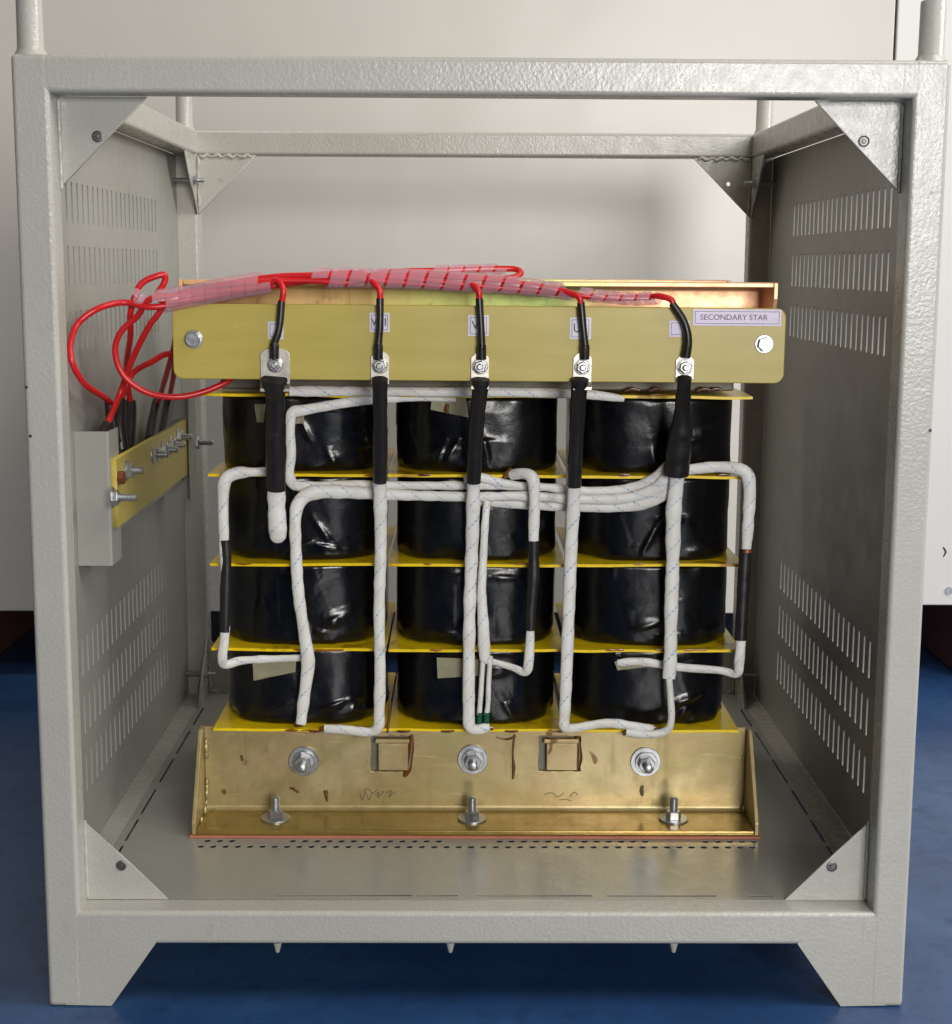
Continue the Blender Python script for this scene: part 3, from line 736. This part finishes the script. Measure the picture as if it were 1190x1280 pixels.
# slightly tilted plate
ang = math.atan2(b.z - a.z, b.x - a.x)
cx, cz = (a.x + c_.x) / 2, (a.z + c_.z) / 2
hw, hh = (c_.x - a.x) / 2, .0462
bol = [circ(-.352, 0, .004, 10), circ(.352, 0, .004, 10)]
me = plate_mesh([rrect(-hw, -hh, hw, hh, .012, 8)], .010, .0012)
me.transform(AX_XZ(YB + .005) @ Matrix.Translation((cx, cz, 0)) @ Matrix.Rotation(ang, 4, 'Z'))
me.name = 'board_plate'; link('board_plate', me, BOARD, tb)
for sx in (-1, 1): box('standoff', (sx * .352 - .012, .2252, cz - .012), (sx * .352 + .012, .2318, cz + .012), STEEL, tb, .001, 2)
for px, py in ((242, 424), (955, 430)):
    p = at(px, py, YB); bt = lathe('mounting_bolt', washer_prof(.0115, .0016), p, (0, -1, 0), STEEL, tb, 28); PINV[bt.name] = Matrix()
    lathe('hex_head', [(.0092, 0), (.0092, .0052), (.0082, .0064), (.0072, .0064), (.0066, .0060), (.001, .0060)], p + Vector((0, -.0016, 0)), (0, -1, 0), STEEL, bt, 6 if px > 500 else 24, .3, 30)
TERM = [(344, 456, 36, 436, 483), (475, 457, 23, 440, 480), (600, 458, 23, 441, 480), (728, 459, 24, 441, 481), (856, 459, 24, 444, 474)]
for px, py, w, y0, y1 in TERM:
    A = at(px - w / 2, y1, YB - .001); Bq = at(px + w / 2, y0, YB - .001); ch = .006
    loop = [(A.x, A.z), (Bq.x, A.z), (Bq.x, Bq.z - ch), (Bq.x - ch, Bq.z), (A.x + ch, Bq.z), (A.x, Bq.z - ch)]
    p = at(px, py, YB - .0035)
    lg = plate('terminal_lug', [loop], .0022, AX_XZ(YB - .0012), TIN, tb, .0005); PINV[lg.name] = Matrix()
    if px < 400 or px in (600, 728):   # the wider tongues fold forward over the board's lower edge
        prism('lug_lip', [(YB - .0024, A.z), (YB - .0024, A.z + .004), (YB - .010, A.z - .002), (YB - .010, A.z - .006)], A.x, Bq.x, 0, TIN, lg, .0005)
    lathe('washer', washer_prof(.0100, .0016), p + Vector((0, .0010, 0)), (0, -1, 0), STEEL, lg, 28)
    lathe('cable_lug', washer_prof(.0088, .0018), p + Vector((0, -.0007, 0)), (0, -1, 0), TIN, lg, 24)
    hexhead('nut', .0078, .0060, p + Vector((0, -.0026, 0)), (0, -1, 0), STEEL, lg, random.random())
    lathe('stud', stud_prof(.0040, .0062), p + Vector((0, -.0080, 0)), (0, -1, 0), STEEL, lg, 16)
# stickers
def sticker(px0, py0, px1, py1, txt, size, mat, ink, dx=0, border=True, label=None):
    A, Bq = at(px0, py1, YB - .0006), at(px1, py0, YB - .0006)
    me = plate_mesh([[(A.x, A.z), (Bq.x, A.z), (Bq.x, Bq.z), (A.x, Bq.z)]], .0006)
    cxx, czz = (A.x + Bq.x) / 2, (A.z + Bq.z) / 2
    rot = Matrix.Translation((cxx, 0, czz)) @ Matrix.Rotation(-ang, 4, 'Y') @ Matrix.Translation((-cxx, 0, -czz))
    me.transform(AX_XZ(YB - .0005)); me.transform(rot)
    s = link('label_sticker', me, mat, tb); PINV[s.name] = Matrix()
    if label: s['label'] = label
    if border:
        e = .0024; f = .0006
        o_ = [(A.x + e, A.z + e), (Bq.x - e, A.z + e), (Bq.x - e, Bq.z - e), (A.x + e, Bq.z - e)]
        i_ = [(A.x + e + f, A.z + e + f), (Bq.x - e - f, A.z + e + f), (Bq.x - e - f, Bq.z - e - f), (A.x + e + f, Bq.z - e - f)]
        me = plate_mesh([o_, i_], .0003); me.transform(AX_XZ(YB - .0010)); me.transform(rot); link('printed_border', me, INKG, s)
    if txt:
        me = text_mesh(txt, size); me.transform(AX_XZ(YB - .0011) @ Matrix.Translation((cxx + dx, czz, 0))); me.transform(rot); link('lettering', me, ink, s)
sticker(335, 402, 354, 424, '', .01, CARD, INK)
sticker(462, 391, 487, 415, 'W1', .0135, CARD, INK)
sticker(585, 394, 611, 420, 'V1', .0150, CARD, INK)
sticker(712, 397, 739, 424, 'U1', .0150, CARD, INK)
sticker(836, 401, 862, 421, '', .012, CARDP, INKG)
sticker(866, 387, 977, 407, 'SECONDARY STAR', .0098, CARDP, INKG, -.004, True, 'lilac sticker reading SECONDARY STAR')

# ------------------------------------------------------------------ left terminal board on its bracket
XB = -.450
sb = thing('side_terminal_board', 'small olive terminal board on grey brackets inside the left slotted panel', 'terminal board', (XB, .45, .53))
prism('bracket', [(-.4950, .1900), (-.4555, .1900), (-.4530, .1925), (-.4530, .245), (-.4550, .245), (-.4550, .1945), (-.4950, .1945)], .487, .654, 2, DIMPAINT, sb)
prism('bracket', [(-.4950, .745), (-.446, .745), (-.444, .743), (-.444, .69), (-.442, .69), (-.442, .7465), (-.4950, .7495)], .487, .654, 2, DIMPAINT, sb)
plate('board_plate', [[(.2, .5335), (.742, .5335), (.742, .6195), (.2, .6195)]], .007, AX_YZ(XB), BOARD, sb, .0008)
box('backing_strip', (-.4585, .22, .5235), (-.4545, .70, .560), DIMPAINT, sb, .0005, 2)
def side_bolt(px, py, L=.022, nutr=.0105, mat=STEEL, x=XB + .0036):
    p = ax(px, py, x)
    b = lathe('terminal_bolt', stud_prof(.0048, L), p, (1, 0, 0), mat, sb, 14); PINV[b.name] = Matrix()
    lathe('washer', washer_prof(.0130, .0018), p, (1, 0, 0), mat, b, 24)
    hexhead('nut', nutr, .0065, p + Vector((.0016, 0, 0)), (1, 0, 0), mat, b, random.random())
    return p
TB = [side_bolt(158, 588), side_bolt(191, 568), side_bolt(203, 562), side_bolt(213, 556), side_bolt(222, 546)]
side_bolt(140, 622, .030, .0100); side_bolt(243, 553, .030)
lathe('copper_nut', [(.009, 0), (.009, .007), (.007, .008)], ax(148, 597, XB + .0036), (1, 0, 0), COPPER, sb, 6)

# ------------------------------------------------------------------ red cables
GR = 'red cables between the two terminal boards'
RC = .0039
def rcable(name, label, body, ends, r=RC):
    o = tube(name, [(p, r) for p in body], RED, None, seg=12, n=8, wob=.04, seed=len(label))
    tag(o, label, 'cable', GR); PINV[o.name] = Matrix()
    for e in ends: tube('heat_shrink_sleeve', [(p, rr) for p, rr in e], SHRINK, o, seg=12, n=6, wob=.08, seed=len(label))
    return o
def bund(px):   # centre line of the bundle
    K = [(150, 379, .200), (190, 378, .208), (230, 372, .216), (290, 360, .220), (345, 351, .222), (400, 347, .222), (470, 348, .222), (540, 350, .222), (600, 354, .222), (660, 358, .222), (720, 366, .220), (780, 374, .220), (835, 372, .220)]
    for k, k2 in zip(K, K[1:]):
        if px <= k2[0]:
            t = (px - k[0]) / (k2[0] - k[0]); return at(px, k[1] + (k2[1] - k[1]) * t, k[2] + (k2[2] - k[2]) * t)
    return at(*K[-1])
def along(x_from, x_to, off, ph):
    n = max(2, int(abs(x_to - x_from) / 45)); o = []
    for i in range(n + 1):
        x = x_from + (x_to - x_from) * i / n; p = bund(x); a = ph + x * .012
        o.append(p + Vector((0, cos(a) * off, sin(a) * off)))
    return o
def drop(px, top, y_top, y_blk, x_blk, xt, yt):
    """red part over the board edge, then the black part down to the lug"""
    red = [at(px - 4, top + 1, .238), at((px + x_blk) / 2 + 1, top + (y_blk - top) * .45, .217), at(x_blk, y_blk, .2085)]
    return red
def blk(x_blk, y_blk, xm, ym, xt, yt): return [(at(x_blk, y_blk - 3, .2090), .0046), (at(xm, ym, .2065), .0045), (at(xt, yt - 27, .2065), .0048), (at(xt, yt - 24, .2068), .0058), (at(xt, yt - 8, .2085), .0060)]
X_ = -.462
# (terminal, bundle offset/phase, black-sleeve points, left-hand path, left-hand black end)
rcable('red_cable', 'red cable from the wide leftmost lug, curling in a ring beside the left board end',
       [ax(150, 503, -.466), ax(165, 468, -.452), at(190, 452, .30), at(215, 442, .285), at(262, 455, .275), at(290, 470, .262), at(265, 486, .250), at(225, 496, .238), at(185, 491, .232), at(155, 470, .228), at(144, 440, .225), at(151, 415, .222), at(172, 395, .220)] + along(190, 330, .006, 0) + [at(345, 350, .214), at(354, 362, .208), at(352, 379, .2085)],
       [blk(352, 379, 349, 410, 343, 456), [(ax(150, 500, -.466), 0.0074), (ax(149, 530, -.464), 0.0085), (ax(152, 562, -.4605), 0.0092)]])
rcable('red_cable', 'red cable from the W1 lug, swinging widest to the left in a big loop',
       [ax(139, 505, -.468), ax(131, 497, -.466), ax(106, 480, -.474), ax(91, 455, -.482), ax(88, 430, -.486), ax(97, 405, -.482), ax(122, 386, -.460), at(155, 378, .208)] + along(190, 450, .006, 2.1) + [at(462, 349, .214), at(474, 362, .208), at(475, 376, .2085)],
       [blk(475, 376, 475, 405, 473, 457), [(ax(138, 502, -.468), 0.0074), (ax(140, 525, -.466), 0.0080), (ax(143, 552, -.4605), 0.0090)]])
rcable('red_cable', 'red cable from the V1 lug, running straight down to the front bracket',
       [ax(131, 537, -.464), ax(150, 492, -.455), at(165, 450, .25), at(185, 410, .228), at(196, 395, .222)] + along(215, 575, .006, 4.2) + [at(588, 355, .214), at(598, 364, .208), at(599, 377, .2085)],
       [blk(599, 376, 601, 405, 602, 457), [(ax(134, 532, -.463), 0.0071), (ax(130, 538, -.4645), 0.0074), (at(126, 545, .203), .0054)]])
rcable('red_cable', 'red cable from the U1 lug with a small hairpin above the sleeve end',
       [ax(163, 505, -.466), ax(158, 460, -.460), at(163, 420, .25), at(163, 392, .226), at(171, 364, .22), at(180, 352, .22), at(196, 345, .222), at(206, 344, .225), at(205, 354, .226), at(196, 370, .224)] + along(212, 690, .0055, 1.0) + [at(712, 366, .212), at(724, 372, .208), at(726, 382, .2085)],
       [blk(726, 381, 729, 410, 731, 457), [(ax(163, 502, -.466), 0.0076), (ax(162, 530, -.464), 0.0090), (ax(160, 562, -.4605), 0.0092)]])
rcable('red_cable', 'red cable from the star point lug, dropping behind the left end of the board',
       [ax(197, 506, -.464), at(206, 475, .40), at(216, 440, .29), at(226, 400, .245)] + along(250, 810, .004, 3.2) + [at(822, 370, .214), at(838, 374, .209), at(842, 382, .2085)],
       [[(at(840, 379, .209), .0046), (at(855, 402, .2065), .0048), (at(860, 425, .2065), .0052), (at(857, 447, .2085), .0058)], [(ax(197, 502, -.464), 0.0076), (ax(193, 520, -.463), 0.0085), (ax(188, 550, -.4605), 0.0085)]])
rcable('red_cable', 'short red cable doubling back on top of the bundle behind the board',
       [ax(211, 500, -.464), at(217, 470, .40), at(222, 430, .30), at(232, 392, .255)] + along(262, 440, .006, 5.2) + [at(480, 341, .236), at(560, 338, .252), at(625, 336, .262), at(646, 337, .262), at(650, 343, .254), at(630, 348, .246), at(560, 346, .240)],
       [[(ax(212, 497, -.464), 0.0071), (ax(209, 515, -.463), 0.0076), (ax(204, 545, -.4605), 0.0080)]])

# spiral wrap
def helix(name, K, pitch, R, label, fill=.84, group='clear spiral wrap pieces on the red cables'):
    """a helical ribbon of plastic wound round the centre line K"""
    S = spline([(p, r) for p, r in K], 40); L = 0; bm = bmesh.new(); rows = []; prev = None
    for i, (p, r) in enumerate(S):
        t = (S[min(i + 1, len(S) - 1)][0] - S[max(i - 1, 0)][0]).normalized()
        if prev is not None: L += (p - prev).length
        prev = p
        a = t.cross(Vector((0, 0, 1))).normalized(); b = a.cross(t)
        rows.append((p, r, t, a, b, L))
    total = rows[-1][5]; NT = int(total / pitch); SEG = 28; wid = pitch * fill
    def pt(s, th, dr):
        s = max(0, min(total, s)); k = min(len(rows) - 2, max(0, next((q for q in range(len(rows) - 1) if rows[q + 1][5] >= s), len(rows) - 2)))
        p0, r0, t0, a0, b0, l0 = rows[k]; p1, r1 = rows[k + 1][0], rows[k + 1][1]; f = 0 if rows[k + 1][5] == l0 else (s - l0) / (rows[k + 1][5] - l0)
        return p0.lerp(p1, f) + (a0 * cos(th) + b0 * sin(th)) * (r0 + (r1 - r0) * f + dr)
    prevr = None
    for i in range(NT * SEG + 1):
        s = i / SEG * pitch; th = 2 * pi * i / SEG
        dr = .0005 * noise.noise(Vector((i * .03, 0, 0)))
        ring = [bm.verts.new(pt(s + dz, th, d + dr)) for dz, d in ((0, 0), (wid * .5, .0003), (wid, 0), (wid, .0009), (wid * .5, .0012), (0, .0009))]
        if prevr:
            for k in range(6): bm.faces.new((prevr[k], prevr[(k + 1) % 6], ring[(k + 1) % 6], ring[k]))
        prevr = ring
    return tag(fin(bm, name, WRAP, None, 50), label, 'cable wrap', group)
def bp(x0, x1, step, r, dz=0): 
    n = max(2, int((x1 - x0) / step)); return [(bund(x0 + (x1 - x0) * i / n) + Vector((0, 0, dz)), r if not callable(r) else r(x0 + (x1 - x0) * i / n)) for i in range(n + 1)]
helix('spiral_wrap', bp(190, 338, 40, .0135), .0165, .0115, 'pink looking clear spiral wrap on the left slope of the red bundle', .97)
helix('spiral_wrap', bp(390, 720, 45, lambda x: .0118 - .0025 * max(0, (x - 560) / 160)), .0235, .0115, 'clear spiral wrap on the level middle of the red bundle, widest gaps')
helix('spiral_wrap', bp(722, 828, 35, .0072), .0180, .006, 'thin clear spiral wrap on the right tail of the red bundle')
# the crumpled end of the wrap
helix('spiral_wrap', [(at(163, 368, .206), .0075), (at(172, 371, .208), .0085), (at(180, 377, .212), .007), (at(188, 380, .214), .0095)], .009, .008, 'crumpled loose end of clear wrap where the red cables fan out')
helix('spiral_wrap', [(at(540, 339, .248), .0062), (at(590, 337, .257), .0062), (at(632, 336, .262), .0060)], .0200, .006, 'short clear wrap on the doubled back red cable')

# ------------------------------------------------------------------ lights
def area(name, loc, target, sx, sy, power, col=(1, 1, 1)):
    l = bpy.data.lights.new(name, 'AREA'); l.shape = 'RECTANGLE'; l.size = sx; l.size_y = sy; l.energy = power; l.color = col
    o = bpy.data.objects.new(name, l); COL.objects.link(o); o.location = loc
    o.rotation_euler = (Vector(target) - Vector(loc)).to_track_quat('-Z', 'Y').to_euler(); return o
area('window_light', (1.2, -4.2, 1.4), (.1, .3, .6), 1.5, 1.3, 128, (1, .978, .95))
area('window_light', (3.1, -.5, 2.3), (-.3, .3, .7), 1.3, 1.3, 68, (1, .985, .965))
area('overhead_light', (1.6, -1.0, 3.2), (.2, .2, .2), 2.0, .6, 38, (1, .98, .95))
area('overhead_light', (-1.2, .98, 3.0), (-1.1, 1.7, 1.3), 1.8, .4, 15, (1, .945, .88))  # added lamp, turned to the back wall to brighten its left side
area('overhead_light', (1.3, .98, 3.0), (1.2, 1.7, 1.2), 1.8, .4, 9, (1, .97, .94))  # added lamp, brightens only the right side of the back wall

w = bpy.data.worlds.new('World'); SC.world = w; w.use_nodes = True
bg = w.node_tree.nodes['Background']; bg.inputs[0].default_value = (1, .975, .95, 1); bg.inputs[1].default_value = .02
SC.view_settings.view_transform = 'Standard'; SC.view_settings.look = 'None'
SC.view_settings.exposure = .1; SC.view_settings.gamma = 1; SC.view_settings.use_curve_mapping = False
SC.render.engine = 'CYCLES'
SC.cycles.max_bounces = 8; SC.cycles.transparent_max_bounces = 12
SC.cycles.use_denoising = True
